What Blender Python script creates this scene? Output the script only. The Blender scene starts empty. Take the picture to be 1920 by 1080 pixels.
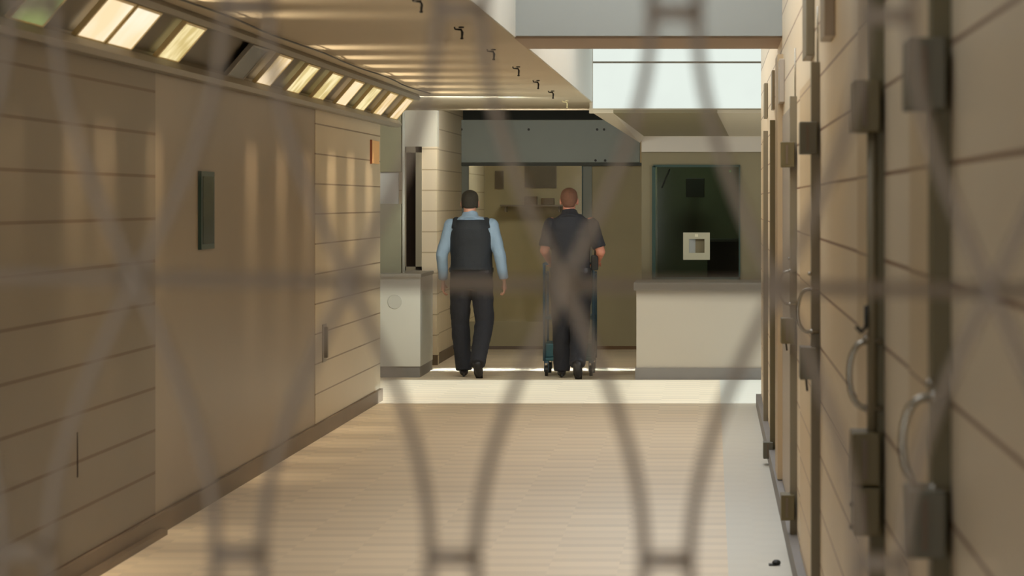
import bpy, bmesh, math, random
from mathutils import Vector, Matrix
random.seed(7)
scene = bpy.context.scene
COL = scene.collection
# measured frame: principal point of the level lens and its focal length in photo pixels
F, VX, VY, EYE = 6000.0, 1335.0, 379.0, 1.6
def PX(px, Y): return (px - VX) * Y / F
def PZ(py, Y): return EYE - (py - VY) * Y / F

# ------------------------------------------------------------------ materials
def srgb(r, g, b):
    def f(c):
        c /= 255.0
        return c / 12.92 if c <= 0.04045 else ((c + 0.055) / 1.055) ** 2.4
    return (f(r), f(g), f(b), 1.0)
MATS = {}
def mat(name, col, rough=0.6, metal=0.0, var=0.06, scale=6.0, bump=0.0, spec=0.5, coat=0.0):
    if name in MATS: return MATS[name]
    m = bpy.data.materials.new(name); m.use_nodes = True
    nt = m.node_tree; N = nt.nodes; L = nt.links
    b = N['Principled BSDF']
    b.inputs['Roughness'].default_value = rough
    b.inputs['Metallic'].default_value = metal
    b.inputs['Specular IOR Level'].default_value = spec
    b.inputs['Coat Weight'].default_value = coat
    tc = N.new('ShaderNodeTexCoord')
    nz = N.new('ShaderNodeTexNoise'); nz.inputs['Scale'].default_value = scale; nz.inputs['Detail'].default_value = 4
    L.new(tc.outputs['Object'], nz.inputs['Vector'])
    mx = N.new('ShaderNodeMix'); mx.data_type = 'RGBA'
    c = Vector(col[:3])
    mx.inputs[6].default_value = tuple(c * (1 - var)) + (1,)
    mx.inputs[7].default_value = tuple(c * (1 + var)) + (1,)
    L.new(nz.outputs['Fac'], mx.inputs[0])
    L.new(mx.outputs[2], b.inputs['Base Color'])
    if bump > 0:
        bp = N.new('ShaderNodeBump'); bp.inputs['Strength'].default_value = bump; bp.inputs['Distance'].default_value = 0.01
        n2 = N.new('ShaderNodeTexNoise'); n2.inputs['Scale'].default_value = scale * 12
        L.new(tc.outputs['Object'], n2.inputs['Vector'])
        L.new(n2.outputs['Fac'], bp.inputs['Height']); L.new(bp.outputs['Normal'], b.inputs['Normal'])
    MATS[name] = m
    return m

def block_mat(name, col, joint, z0, pitch=0.2032, half=0.006, rough=0.45, vert=0.0, patchy=0.07):
    """painted block wall in world position: raked bed joints every course"""
    m = bpy.data.materials.new(name); m.use_nodes = True
    nt = m.node_tree; N = nt.nodes; L = nt.links
    b = N['Principled BSDF']; b.inputs['Roughness'].default_value = rough
    geo = N.new('ShaderNodeNewGeometry'); sp = N.new('ShaderNodeSeparateXYZ'); L.new(geo.outputs['Position'], sp.inputs[0])
    def mth(op, a, bb=None):
        n = N.new('ShaderNodeMath'); n.operation = op
        for i, v in enumerate((a, bb)):
            if v is None: continue
            if isinstance(v, (int, float)): n.inputs[i].default_value = v
            else: L.new(v, n.inputs[i])
        return n.outputs[0]
    def joint_mask(coord, off, p, h):
        u = mth('SUBTRACT', coord, off)
        d = mth('PINGPONG', u, p / 2)
        return mth('LESS_THAN', d, h)
    j = joint_mask(sp.outputs['Z'], z0, pitch, half)
    if vert:
        j = mth('MAXIMUM', j, joint_mask(sp.outputs['Y'], 0.1, vert, 0.0025))
    nz = N.new('ShaderNodeTexNoise'); nz.inputs['Scale'].default_value = 1.3; nz.inputs['Detail'].default_value = 6
    L.new(geo.outputs['Position'], nz.inputs['Vector'])
    c = Vector(col[:3])
    mx = N.new('ShaderNodeMix'); mx.data_type = 'RGBA'
    mx.inputs[6].default_value = tuple(c * (1 - patchy)) + (1,); mx.inputs[7].default_value = tuple(c * (1 + patchy)) + (1,)
    L.new(nz.outputs['Fac'], mx.inputs[0])
    m2 = N.new('ShaderNodeMix'); m2.data_type = 'RGBA'; L.new(j, m2.inputs[0]); L.new(mx.outputs[2], m2.inputs[6]); m2.inputs[7].default_value = joint
    L.new(m2.outputs[2], b.inputs['Base Color'])
    bp = N.new('ShaderNodeBump'); bp.inputs['Strength'].default_value = 0.25; bp.inputs['Distance'].default_value = 0.01
    n3 = N.new('ShaderNodeTexNoise'); n3.inputs['Scale'].default_value = 40; L.new(geo.outputs['Position'], n3.inputs['Vector'])
    h = mth('SUBTRACT', mth('MULTIPLY', n3.outputs['Fac'], 0.1), j)
    L.new(h, bp.inputs['Height']); L.new(bp.outputs['Normal'], b.inputs['Normal'])
    MATS[name] = m
    return m

def emit_mat(name, c1, c2, strength, scale=3.0):
    m = bpy.data.materials.new(name); m.use_nodes = True
    nt = m.node_tree; N = nt.nodes; L = nt.links
    N.remove(N['Principled BSDF'])
    e = N.new('ShaderNodeEmission'); e.inputs['Strength'].default_value = strength
    geo = N.new('ShaderNodeNewGeometry')
    nz = N.new('ShaderNodeTexNoise'); nz.inputs['Scale'].default_value = scale; L.new(geo.outputs['Position'], nz.inputs['Vector'])
    cr = N.new('ShaderNodeValToRGB'); cr.color_ramp.elements[0].position = .38; cr.color_ramp.elements[1].position = .62
    cr.color_ramp.elements[0].color = c1; cr.color_ramp.elements[1].color = c2
    L.new(nz.outputs['Fac'], cr.inputs[0]); L.new(cr.outputs[0], e.inputs['Color'])
    L.new(e.outputs[0], N['Material Output'].inputs['Surface'])
    MATS[name] = m
    return m

def glass_mat(name, tint, refl=0.12):
    m = bpy.data.materials.new(name); m.use_nodes = True
    nt = m.node_tree; N = nt.nodes; L = nt.links
    N.remove(N['Principled BSDF'])
    t = N.new('ShaderNodeBsdfTransparent'); t.inputs[0].default_value = tint
    g = N.new('ShaderNodeBsdfGlossy'); g.inputs['Roughness'].default_value = 0.05
    fr = N.new('ShaderNodeFresnel'); fr.inputs[0].default_value = 1.45
    mx = N.new('ShaderNodeMixShader'); L.new(fr.outputs[0], mx.inputs[0]); L.new(t.outputs[0], mx.inputs[1]); L.new(g.outputs[0], mx.inputs[2])
    L.new(mx.outputs[0], N['Material Output'].inputs['Surface'])
    MATS[name] = m
    return m

WALL = srgb(196, 176, 148)
JOINT = srgb(84, 60, 36)
M_left = block_mat('painted_block_left', srgb(118, 107, 91), JOINT, 0.098, half=0.007)  # near stretch darkened: the weaker light there is put into the colour
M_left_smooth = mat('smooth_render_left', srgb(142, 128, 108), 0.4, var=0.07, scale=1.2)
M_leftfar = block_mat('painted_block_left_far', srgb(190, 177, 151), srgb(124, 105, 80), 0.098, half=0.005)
M_right = block_mat('painted_block_right', srgb(232, 215, 186), srgb(136, 100, 74), 0.117, pitch=.1932, half=0.0042, rough=0.38)
M_leaf = block_mat('door_leaf_block', srgb(212, 188, 150), srgb(136, 100, 68), 0.117, pitch=.1932, half=0.003, rough=0.38)
M_pier = block_mat('painted_block_pier', srgb(228, 214, 188), srgb(188, 170, 140), 0.09, half=0.006)
M_piertop = mat('smooth_plaster', srgb(214, 212, 200), 0.6, var=.02)
M_ceil = mat('ceiling_paint', srgb(196, 184, 160), 0.6, var=0.03, scale=1.0)
M_beam = mat('beam_paint', srgb(170, 150, 130), 0.6, var=.03)
M_well = mat('well_grey_paint', srgb(152, 156, 152), 0.6, var=.02, scale=1.0)
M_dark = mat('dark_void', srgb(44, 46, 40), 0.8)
M_rim = mat('lens_rim_glow', srgb(232, 210, 150), 0.4, var=.05)  # glow of the lit lens put into the colour of its frame
M_alu = mat('brushed_aluminium', srgb(140, 134, 120), 0.5, 0.2, var=.05)
M_blank = mat('blank_fixture_panel', srgb(112, 104, 88), 0.65, 0.0, var=.05)
M_base = mat('baseboard_vinyl', srgb(108, 92, 74), 0.5, var=.12, scale=4)
M_baseg = mat('baseboard_grey', srgb(128, 124, 120), 0.5, var=.1, scale=4)
M_post = mat('door_steel_olive', srgb(104, 94, 62), 0.45, 0.0, var=.06)
M_postg = mat('door_steel_grey', srgb(128, 118, 96), 0.42, 0.0, var=.06)
M_tan = mat('door_panel_tan', srgb(186, 162, 126), 0.4, var=.05, scale=2)
M_greyp = mat('door_panel_grey', srgb(176, 164, 148), 0.4, var=.05, scale=2)
M_box = mat('hinge_box_olive', srgb(100, 88, 54), 0.45, 0.0, var=.08)
M_boxg = mat('hinge_box_grey', srgb(100, 96, 80), 0.45, 0.0, var=.08)
M_chrome = mat('chrome', srgb(160, 154, 142), 0.25, 1.0, var=.02)
M_black = mat('black_metal', srgb(30, 28, 24), 0.5, 0.2)
M_mesh = mat('galvanised_steel_rod', srgb(152, 144, 136), 0.5, 0.0, var=.1, scale=30)
M_blue = mat('blue_grey_steel', srgb(146, 154, 146), 0.5, var=.03)
M_frame = mat('gate_frame_grey', srgb(116, 120, 108), 0.5, var=.04)
M_ochre = mat('ochre_wall', srgb(160, 150, 118), 0.7, var=.12, scale=2.2)
M_ochre2 = mat('ochre_room_wall', srgb(160, 144, 112), 0.7, var=.2, scale=1.8)
M_olive = mat('olive_trim', srgb(130, 120, 92), 0.6, var=.05)
M_white = mat('white_band', srgb(196, 188, 176), 0.6, var=.03)
M_counter = mat('counter_laminate', srgb(186, 178, 164), 0.5, var=.04, scale=2)
M_counterw = mat('counter_white', srgb(206, 206, 198), 0.5, var=.03, scale=2)
M_slab = mat('counter_slab', srgb(150, 146, 136), 0.4, var=.05)
M_teal = mat('teal_frame', srgb(38, 66, 58), 0.5)
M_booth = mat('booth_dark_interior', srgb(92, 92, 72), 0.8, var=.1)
M_glass = glass_mat('clear_glass', (0.86, 0.9, 0.88, 1))
M_glassd = glass_mat('tinted_glass', (0.5, 0.56, 0.5, 1))
M_fill_near = emit_mat('near_fill_opal', (0.93, 0.96, 1, 1), (0.96, 0.98, 1, 1), 2.2)
M_sky = emit_mat('skylight_opal', (0.93, 0.96, 1, 1), (0.96, 0.98, 1, 1), 1.0)

# floor: 12 inch vinyl tiles, each with a darker grain edge, grey border strip by the right wall
def floor_mat():
    m = bpy.data.materials.new('vinyl_tile_floor'); m.use_nodes = True
    nt = m.node_tree; N = nt.nodes; L = nt.links
    b = N['Principled BSDF']; b.inputs['Roughness'].default_value = 0.42; b.inputs['Specular IOR Level'].default_value = .35
    geo = N.new('ShaderNodeNewGeometry'); sp = N.new('ShaderNodeSeparateXYZ'); L.new(geo.outputs['Position'], sp.inputs[0])
    def mth(op, a, bb=None, c=None):
        n = N.new('ShaderNodeMath'); n.operation = op
        for i, v in enumerate((a, bb, c)):
            if v is None: continue
            if isinstance(v, (int, float)): n.inputs[i].default_value = v
            else: L.new(v, n.inputs[i])
        return n.outputs[0]
    T = 0.305
    xs = mth('DIVIDE', mth('ADD', sp.outputs['X'], 20 - .07), T); ys = mth('DIVIDE', sp.outputs['Y'], T)
    xi = mth('FLOOR', xs)
    off = mth('MULTIPLY', mth('MODULO', mth('MULTIPLY', xi, 0.37), 1.0), 1.0)
    yo = mth('ADD', ys, off)
    yi = mth('FLOOR', yo)
    fr = mth('FRACT', yo)
    band = mth('LESS_THAN', fr, 0.42)
    cb = N.new('ShaderNodeCombineXYZ'); L.new(xi, cb.inputs[0]); L.new(yi, cb.inputs[1])
    wn = N.new('ShaderNodeTexWhiteNoise'); wn.noise_dimensions = '2D'; L.new(cb.outputs[0], wn.inputs['Vector'])
    border = mth('GREATER_THAN', sp.outputs['X'], 0.07)
    v = mth('ADD', mth('MULTIPLY', band, -0.10), mth('MULTIPLY', wn.outputs['Value'], 0.09))
    inv = mth('SUBTRACT', 1.0, mth('MULTIPLY', border, .8))
    v = mth('MULTIPLY', v, inv)
    v = mth('ADD', v, 1.0)
    base = N.new('ShaderNodeMix'); base.data_type = 'RGBA'; L.new(border, base.inputs[0])
    base.inputs[6].default_value = srgb(224, 207, 180); base.inputs[7].default_value = srgb(212, 208, 194)
    sc = N.new('ShaderNodeVectorMath'); sc.operation = 'SCALE'; L.new(base.outputs[2], sc.inputs[0]); L.new(v, sc.inputs['Scale'])
    L.new(sc.outputs[0], b.inputs['Base Color'])
    return m
M_floor = floor_mat()

# ------------------------------------------------------------------ builders
ORG = {}
def world_org(o):
    return ORG.get(o.name, Vector((0, 0, 0)))
def finish(name, bm, m, parent=None, smooth=False, bevel=0.0):
    if bevel > 0:
        bmesh.ops.bevel(bm, geom=list(bm.edges), offset=bevel, segments=2, profile=.5, affect='EDGES')
    bmesh.ops.recalc_face_normals(bm, faces=list(bm.faces))
    xs = [v.co for v in bm.verts]
    lo = Vector((min(c.x for c in xs), min(c.y for c in xs), min(c.z for c in xs)))
    hi = Vector((max(c.x for c in xs), max(c.y for c in xs), max(c.z for c in xs)))
    org = Vector(((lo.x + hi.x) / 2, (lo.y + hi.y) / 2, lo.z))
    for v in bm.verts: v.co -= org
    me = bpy.data.meshes.new(name); bm.to_mesh(me); bm.free()
    me.materials.append(m)
    if smooth:
        for p in me.polygons: p.use_smooth = True
    o = bpy.data.objects.new(name, me); COL.objects.link(o)
    ORG[o.name] = org
    if parent is not None:
        o.parent = parent; o.location = org - world_org(parent)
    else:
        o.location = org
    return o
def empty(name, loc, label, cat, group=None):
    o = bpy.data.objects.new(name, None); COL.objects.link(o); o.location = loc
    o.empty_display_size = .1
    ORG[o.name] = Vector(loc)
    return tag(o, label, cat, group)
def tag(o, label, cat, group=None):
    o['label'] = label; o['category'] = cat
    if group: o['group'] = group
    return o
def struct(o): o['kind'] = 'structure'; return o
def sempty(name, loc):
    o = bpy.data.objects.new(name, None); COL.objects.link(o); o.location = loc; o['kind'] = 'structure'
    ORG[o.name] = Vector(loc); return o
def abox(bm, x0, x1, y0, y1, z0, z1):
    vs = [bm.verts.new((x, y, z)) for z in (z0, z1) for y in (y0, y1) for x in (x0, x1)]
    for f in ((0, 1, 3, 2), (4, 6, 7, 5), (0, 4, 5, 1), (2, 3, 7, 6), (0, 2, 6, 4), (1, 5, 7, 3)):
        bm.faces.new([vs[i] for i in f])
def box(name, x0, x1, y0, y1, z0, z1, m, parent=None, bevel=0.0):
    bm = bmesh.new(); abox(bm, min(x0, x1), max(x0, x1), min(y0, y1), max(y0, y1), min(z0, z1), max(z0, z1))
    return finish(name, bm, m, parent, bevel=bevel)
def boxes(name, lst, m, parent=None):
    bm = bmesh.new()
    for b in lst: abox(bm, *b)
    return finish(name, bm, m, parent)
def prism(name, poly, axis, a, b, m, parent=None):
    """poly: 2D outline in the plane normal to axis ('x','y','z'), extruded from a to b"""
    bm = bmesh.new()
    def P(u, v, t): return {'x': (t, u, v), 'y': (u, t, v), 'z': (u, v, t)}[axis]
    v0 = [bm.verts.new(P(u, v, a)) for u, v in poly]; v1 = [bm.verts.new(P(u, v, b)) for u, v in poly]
    bm.faces.new(v0); bm.faces.new(v1[::-1])
    n = len(poly)
    for i in range(n): bm.faces.new((v0[i], v0[(i + 1) % n], v1[(i + 1) % n], v1[i]))
    return finish(name, bm, m, parent)
def atube(bm, pts, rad, seg=10, cap=True, flat=(1, 1)):
    pts = [Vector(p) for p in pts]
    rads = rad if isinstance(rad, (list, tuple)) else [rad] * len(pts)
    rings = []; ref = None
    for i, p in enumerate(pts):
        d = (pts[min(i + 1, len(pts) - 1)] - pts[max(i - 1, 0)]).normalized()
        if ref is None:
            ref = Vector((0, 1, 0)) if abs(d.y) < .8 else Vector((1, 0, 0))
        u = d.cross(ref)
        if u.length < 1e-4: u = d.cross(Vector((1, 0, 0)))
        u.normalize(); w = u.cross(d).normalized(); ref = w
        rings.append([bm.verts.new(p + (u * math.cos(a) * flat[0] + w * math.sin(a) * flat[1]) * rads[i]) for a in [2 * math.pi * k / seg for k in range(seg)]])
    for r0, r1 in zip(rings, rings[1:]):
        for k in range(seg): bm.faces.new((r0[k], r0[(k + 1) % seg], r1[(k + 1) % seg], r1[k]))
    if cap: bm.faces.new(rings[0][::-1]); bm.faces.new(rings[-1])
def tube(name, pts, rad, m, parent=None, seg=10):
    bm = bmesh.new(); atube(bm, pts, rad, seg); return finish(name, bm, m, parent, smooth=True)
def aball(bm, c, r, seg=16):
    mt = Matrix.Translation(Vector(c)) @ Matrix.Diagonal((r[0], r[1], r[2], 1)) if not isinstance(r, (int, float)) else Matrix.Translation(Vector(c)) @ Matrix.Diagonal((r, r, r, 1))
    bmesh.ops.create_uvsphere(bm, u_segments=seg, v_segments=seg // 2 + 2, radius=1, matrix=mt)
def aloft(bm, rings, seg=28):
    """rings: (z, cx, cy, rx, ry) elliptical sections, closed top and bottom"""
    R = []
    for z, cx, cy, rx, ry in rings:
        row = []
        for k in range(seg):
            a = 2 * math.pi * k / seg
            ca, sa = math.cos(a), math.sin(a); e = 0.85
            row.append(bm.verts.new((cx + rx * math.copysign(abs(ca) ** e, ca), cy + ry * math.copysign(abs(sa) ** e, sa), z)))
        R.append(row)
    for r0, r1 in zip(R, R[1:]):
        for k in range(seg): bm.faces.new((r0[k], r0[(k + 1) % seg], r1[(k + 1) % seg], r1[k]))
    bm.faces.new(R[0][::-1]); bm.faces.new(R[-1])

# ------------------------------------------------------------------ room shell
XL, XR = -2.675, 0.385         # inner faces of the corridor walls
YE_L, YE_R = 25.8, 25.1        # where they end at the cross corridor
HC = 2.5                       # ceiling
WE = -1.085                    # left edge of the skylight wells
TOP = 3.9
struct(box('floor', -6.2, 3.0, -3, 40, -0.1, 0, M_floor))
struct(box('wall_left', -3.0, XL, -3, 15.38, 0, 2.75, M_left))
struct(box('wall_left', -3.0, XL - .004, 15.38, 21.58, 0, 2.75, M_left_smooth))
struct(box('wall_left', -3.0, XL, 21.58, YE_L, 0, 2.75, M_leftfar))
struct(box('wall_right', XR, 0.8, -3, YE_R, 0, TOP, M_right))
struct(box('wall_back', -3.0, 0.8, -3.2, -3, 0, TOP, M_left))
M_backfill = emit_mat('back_fill_glow', (.95, .93, .88, 1), (1, .98, .92, 1), 10.0)
backfill = sempty('fill_panel_back', (-1.2, -3, .4))  # unseen glowing panel added behind the camera as frontal fill
box('window_pane', -2.6, -1.3, -3.0, -2.99, .5, 2.3, M_backfill, backfill)
boxes('window_frame', [(-2.65, -1.25, -3.0, -2.95, .45, .5), (-2.65, -1.25, -3.0, -2.95, 2.3, 2.35), (-2.65, -2.6, -3.0, -2.95, .5, 2.3), (-1.3, -1.25, -3.0, -2.95, .5, 2.3), (-1.97, -1.93, -3.0, -2.95, .5, 2.3)], M_white, backfill)
# ceiling: warm painted strip along the left, cross slabs, and the two wells
ceil = struct(boxes('ceiling', [(-6.2, WE, -3, 31.4, HC, HC + .12), (WE, XR, -3, 3.5, HC, HC + .12), (WE, XR, 9.0, 11.0, HC, HC + .12), (.9, 3.0, YE_R, 30.2, HC, HC + .12)], M_ceil))
struct(box('trim_1', WE, XR, 17.6, 18.8, HC, TOP, M_beam))                 # transverse beam between the wells
struct(box('trim_2', WE + .001, XR, 17.55, 17.6, HC + .012, TOP, M_well))   # grey painted face of that beam
struct(box('wall_well', WE - .1, WE, 11, 28.9, HC + .12, TOP, M_well))
struct(box('wall_well', WE, XR, 10.9, 11, HC + .12, TOP, M_well))
struct(boxes('wall_well', [(WE, XR, 3.4, 3.5, HC + .12, TOP), (WE, XR, 9.0, 9.1, HC + .12, TOP), (WE - .1, WE, 3.4, 9.1, HC + .12, TOP), (-.3, XR, 3.4, 9.1, TOP - .04, TOP)], M_well))
struct(box('fill_panel_near', WE, -.3, 3.5, 9.0, TOP - .04, TOP, M_fill_near))  # unseen glowing panel and its well, added to brighten the near walls
struct(box('wall_well', .8, .9, YE_R, 28.9, HC + .12, TOP, M_well))
struct(box('wall_well', WE, .9, YE_R - .0, 28.9, TOP, TOP + .1, M_well))
struct(box('ceiling', XR, .9, YE_R, 28.9, TOP - .2, TOP, M_well))
# opal skylight panes closing the wells
struct(box('window_1', WE, XR, 11, 17.55, TOP - .04, TOP, M_sky))
struct(box('window_2', WE, XR, 18.8, YE_R, TOP - .04, TOP, M_sky))
# clerestory at the far end of the well
CY = 28.85
M_clere = emit_mat('clerestory_daylight', (0.735, 0.80, 0.735, 1), (0.75, 0.82, 0.75, 1), 1.0)
cw = sempty('window_3', (WE / 2, CY, 2.44))
box('window_pane', WE, .8, CY, CY + .01, 2.445, TOP, M_clere, cw)
z1 = PZ(117, CY)
box('glazing_bar', WE, .8, CY - .02, CY, z1 - .008, z1 + .008, M_alu, cw)
xm = PX(1107, CY)
box('window_frame', WE, WE + .012, CY - .03, CY + .03, 2.44, TOP, M_white, cw)
# cross corridor ends
struct(box('wall_left', -6.3, -6.2, 25.8, 40, 0, 3, M_pier))
struct(box('wall_left', -6.2, -3.0, 25.6, 25.8, 0, 2.75, M_leftfar))
struct(box('wall_right', .8, 3.0, 24.9, YE_R, 0, TOP, M_right))
struct(boxes('wall_right', [(3.0, 3.2, 24.9, 25.45, 0, TOP), (3.0, 3.2, 28.8, 40, 0, TOP), (3.0, 3.2, 25.45, 28.8, 2.85, TOP)], M_right))

# ------------------------------------------------------------------ baseboards
struct(boxes('baseboard_left', [(XL, XL + .02, -3, YE_L, 0, .098), (XL, XL + .055, -3, 15.4, 0, .03), (-3.0, XL + .02, YE_L, YE_L + .015, 0, .098)], M_base))
struct(boxes('baseboard_right', [(XR - .04, XR, -3, YE_R, 0, .095), (XR - .04, .8, YE_R, YE_R + .015, 0, .095)], M_baseg))

# ------------------------------------------------------------------ left wall light cove
LX, LZ, UX, UZ = -2.622, EYE + 2.622 * .258, -2.47, EYE + 2.47 * .3455
Y0c, Y1c = 2.0, 26.75
def cove_pt(t, off=0.0):
    n = Vector((UZ - LZ, 0, -(UX - LX))).normalized()
    return (LX + (UX - LX) * t + n.x * off, LZ + (UZ - LZ) * t + n.z * off)
def cove_quad(name, t0, t1, o0, o1, ya, yb, m, parent=None):
    a, b, c, d = cove_pt(t0, o0), cove_pt(t1, o0), cove_pt(t1, o1), cove_pt(t0, o1)
    return prism(name, [a, b, c, d], 'y', ya, yb, m, parent)
struct(prism('trim_3', [(XL, LZ - .05), (LX - .01, LZ - .05), cove_pt(0, -.05), cove_pt(1, -.05), (UX, HC), (XL, HC)], 'y', Y0c, Y1c, M_blank))
struct(prism('trim_4', [(XL, LZ - .052), (LX + .004, LZ - .052), (LX + .03, LZ - .03), (LX + .012, LZ + .004), (XL, LZ + .004)], 'y', Y0c, Y1c + .01, M_alu))
struct(prism('trim_5', [(UX - .01, UZ), (UX + .022, UZ - .004), (UX + .034, UZ + .02), (UX + .016, HC), (UX - .01, HC)], 'y', Y0c, Y1c + .01, M_alu))
L_w = emit_mat('lens_warm_white', (1.0, .74, .44, 1), (1.0, .88, .66, 1), 1.0, 2.5)
L_y = emit_mat('lens_yellow', (.68, .53, .22, 1), (1.0, .84, .46, 1), .95, 6)
L_p = emit_mat('lens_peach', (.80, .56, .24, 1), (1.0, .78, .50, 1), .95, 5)
L_g = emit_mat('lens_green_dim', (.32, .36, .14, 1), (.5, .5, .24, 1), .75, 2)
L_off = mat('lens_unlit_acrylic', srgb(112, 106, 88), 0.2, var=.1)
lens = [(4.4, 'y'), (5.65, 'y'), (6.9, 'w'), (8.15, 'y'), (9.4, 'y'), (10.65, 'y'), (11.9, 'g'), (13.15, 'w'), (13.80, 'w'), (15.07, 'y'), (17.25, 'off'), (18.32, 'p'), (19.62, 'y'), (20.9, 'y'), (22.2, 'w'), (23.4, 'y'), (24.65, 'p'), (25.92, 'p')]
LM = {'w': L_w, 'y': L_y, 'p': L_p, 'g': L_g, 'off': L_off}
place = {3: 'fourth', 2: 'third'}
names_far = {25.92: 'bright slanted cove light at the far end of the row above the counter',
 24.65: 'slanted amber cove light, second from the far end of the row',
 23.4: 'slanted pale cove light, third from the far end of the row',
 22.2: 'slanted pale cove light, fourth from the far end of the row',
 20.9: 'slanted yellow cove light, fifth from the far end of the row',
 19.62: 'slanted yellow cove light, sixth from the far end of the row',
 18.32: 'slanted peach cove light with a dim lower corner just beyond the unlit one',
 17.25: 'unlit dark cove light with a shiny edge in the middle of the row',
 15.07: 'yellow cove light nearest before the unlit one, standing alone',
 13.80: 'bright white cove light, farther of the adjoining pair',
 13.15: 'bright peach white cove light, nearer of the adjoining pair',
 11.9: 'dim greenish cove light at the top left corner of the view'}
for (y, k) in lens:
    Ln = .60
    lab = names_far.get(y, 'slanted cove light high on the left wall nearer than the view')
    t = empty('cove_light', ((LX + UX) / 2, y + Ln / 2, LZ), lab, 'light', 'slanted lights in the cove above the left wall')
    cove_quad('lens', .07, .93, -.012, 0.0, y + .02, y + Ln - .02, LM[k], t)
    fr = bmesh.new()
    for (t0, t1, ya, yb) in ((.02, .98, y - .005, y + .02), (.02, .98, y + Ln - .02, y + Ln + .005), (.02, .07, y, y + Ln), (.93, .98, y, y + Ln)):
        a, b, c, d = cove_pt(t0, -.02), cove_pt(t1, -.02), cove_pt(t1, .003), cove_pt(t0, .003)
        vs0 = [fr.verts.new((p[0], ya, p[1])) for p in (a, b, c, d)]; vs1 = [fr.verts.new((p[0], yb, p[1])) for p in (a, b, c, d)]
        fr.faces.new(vs0); fr.faces.new(vs1[::-1])
        for i in range(4): fr.faces.new((vs0[i], vs0[(i + 1) % 4], vs1[(i + 1) % 4], vs1[i]))
    finish('lens_frame', fr, M_alu if k == 'off' else M_rim, t)
    if k != 'off' and y > 9:
        s = {'w': 1.0, 'y': .8, 'p': .9, 'g': .35}[k]
        # added lights for the lens's side throw, across the ceiling and down the wall
        for nm, loc, dr, e in (('ceiling_wash_fill', (UX + .02, y + Ln / 2, HC - .11), Vector((1, 0, .10)), 2.1), ('wall_wash_fill', (LX + .06, y + Ln / 2, LZ - .055), Vector((-.10, 0, -1)), .85)):
            ld = bpy.data.lights.new(nm, 'AREA'); ld.shape = 'RECTANGLE'; ld.size = Ln * .8; ld.size_y = .03
            ld.energy = e * s; ld.color = (1.0, .80, .55); ld.spread = math.radians(75 if nm == 'ceiling_wash_fill' else 38)
            lo = bpy.data.objects.new(nm, ld); COL.objects.link(lo)
            z = -dr.normalized(); x = Vector((0, 1, 0)); yv = z.cross(x).normalized(); x = yv.cross(z)
            lo.matrix_world = Matrix.Translation(loc) @ Matrix((x, yv, z)).transposed().to_4x4()
# cable sagging along the ceiling above the cove
pts = [(UX + .16 + .02 * math.sin(i * .9), 11 + i * .5, HC - .012 - .008 * abs(math.sin(i * .5))) for i in range(31)]
tag(tube('cable', pts, .005, M_black, seg=6), 'thin dark cable running along the ceiling beside the cove lights', 'cable')

# ------------------------------------------------------------------ left wall fittings
t = empty('slit_window', (XL, 16.9, 1.36), 'narrow dark vertical slit window in the smooth left wall panel', 'window')
box('window_frame', XL - .01, XL + .014, 16.68, 17.12, 1.352, 1.762, M_teal, t)
box('window_pane', XL + .013, XL + .017, 16.72, 17.08, 1.38, 1.735, mat('slit_glass', srgb(40, 52, 44), .15), t)
t = empty('wall_bracket', (XL, 22.05, .5), 'small grey vertical bracket low on the far left wall', 'bracket')
box('back_plate', XL, XL + .008, 21.95, 22.15, .5, .76, M_alu, t); box('stop', XL + .006, XL + .03, 22.0, 22.06, .53, .74, M_blank, t)
t = empty('wall_sign', (XL, 25.35, 1.92), 'small orange tan notice plate at the far end of left wall', 'sign')
box('plate', XL, XL + .012, 25.05, 25.62, 1.905, 2.085, mat('sign_orange', srgb(226, 178, 116), .5), t); box('plate_edge', XL, XL + .016, 25.03, 25.055, 1.90, 2.09, mat('sign_rim', srgb(150, 90, 60), .5), t)
tag(box('wall_crack', XL - .002, XL + .0015, 13.48, 13.50, .44, .63, mat('crack_dark', srgb(40, 24, 14), .9)), 'short dark vertical crack in a block low on left wall', 'crack')

# ------------------------------------------------------------------ sprinklers / ceiling hooks
hooks = [(y, 0) for y in (14.1, 16.4, 18.8, 21.2, 23.6, 25.8, 28.3)]
hlab = ['black ceiling sprinkler hook, nearest and half hidden by the mesh', 'black ceiling sprinkler hook left of the grey beam face', 'black ceiling sprinkler hook just beyond the grey beam face', 'black ceiling sprinkler hook, fourth in the receding row', 'black ceiling sprinkler hook, third from the far end', 'black ceiling sprinkler hook, second from the far end', 'pale ceiling sprinkler hook, farthest in the row']
for (y, _), lb in zip(hooks, hlab):
    x = -.9 / .70
    mm = M_black if y < 27 else mat('brass_pale', srgb(190, 176, 130), .4)
    t = empty('sprinkler', (x, y, HC), lb, 'sprinkler', 'sprinkler hooks along the ceiling')
    bm = bmesh.new(); atube(bm, [(x - .03, y, HC - .014), (x, y, HC - .016), (x + .006, y, HC - .03), (x + .004, y, HC - .062)], [.004, .006, .007, .005], 8); atube(bm, [(x - .035, y, HC - .002), (x - .03, y, HC - .016)], .004, 6)
    finish('arm', bm, mm, t, smooth=True)
    bm = bmesh.new(); atube(bm, [(x + .001, y, HC - .001), (x + .001, y, HC - .008)], .014, 12); finish('flange', bm, mm, t)
    bm = bmesh.new(); atube(bm, [(x + .004, y, HC - .058), (x + .004, y, HC - .066)], [.009, .007], 12); finish('deflector', bm, mm, t)

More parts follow.
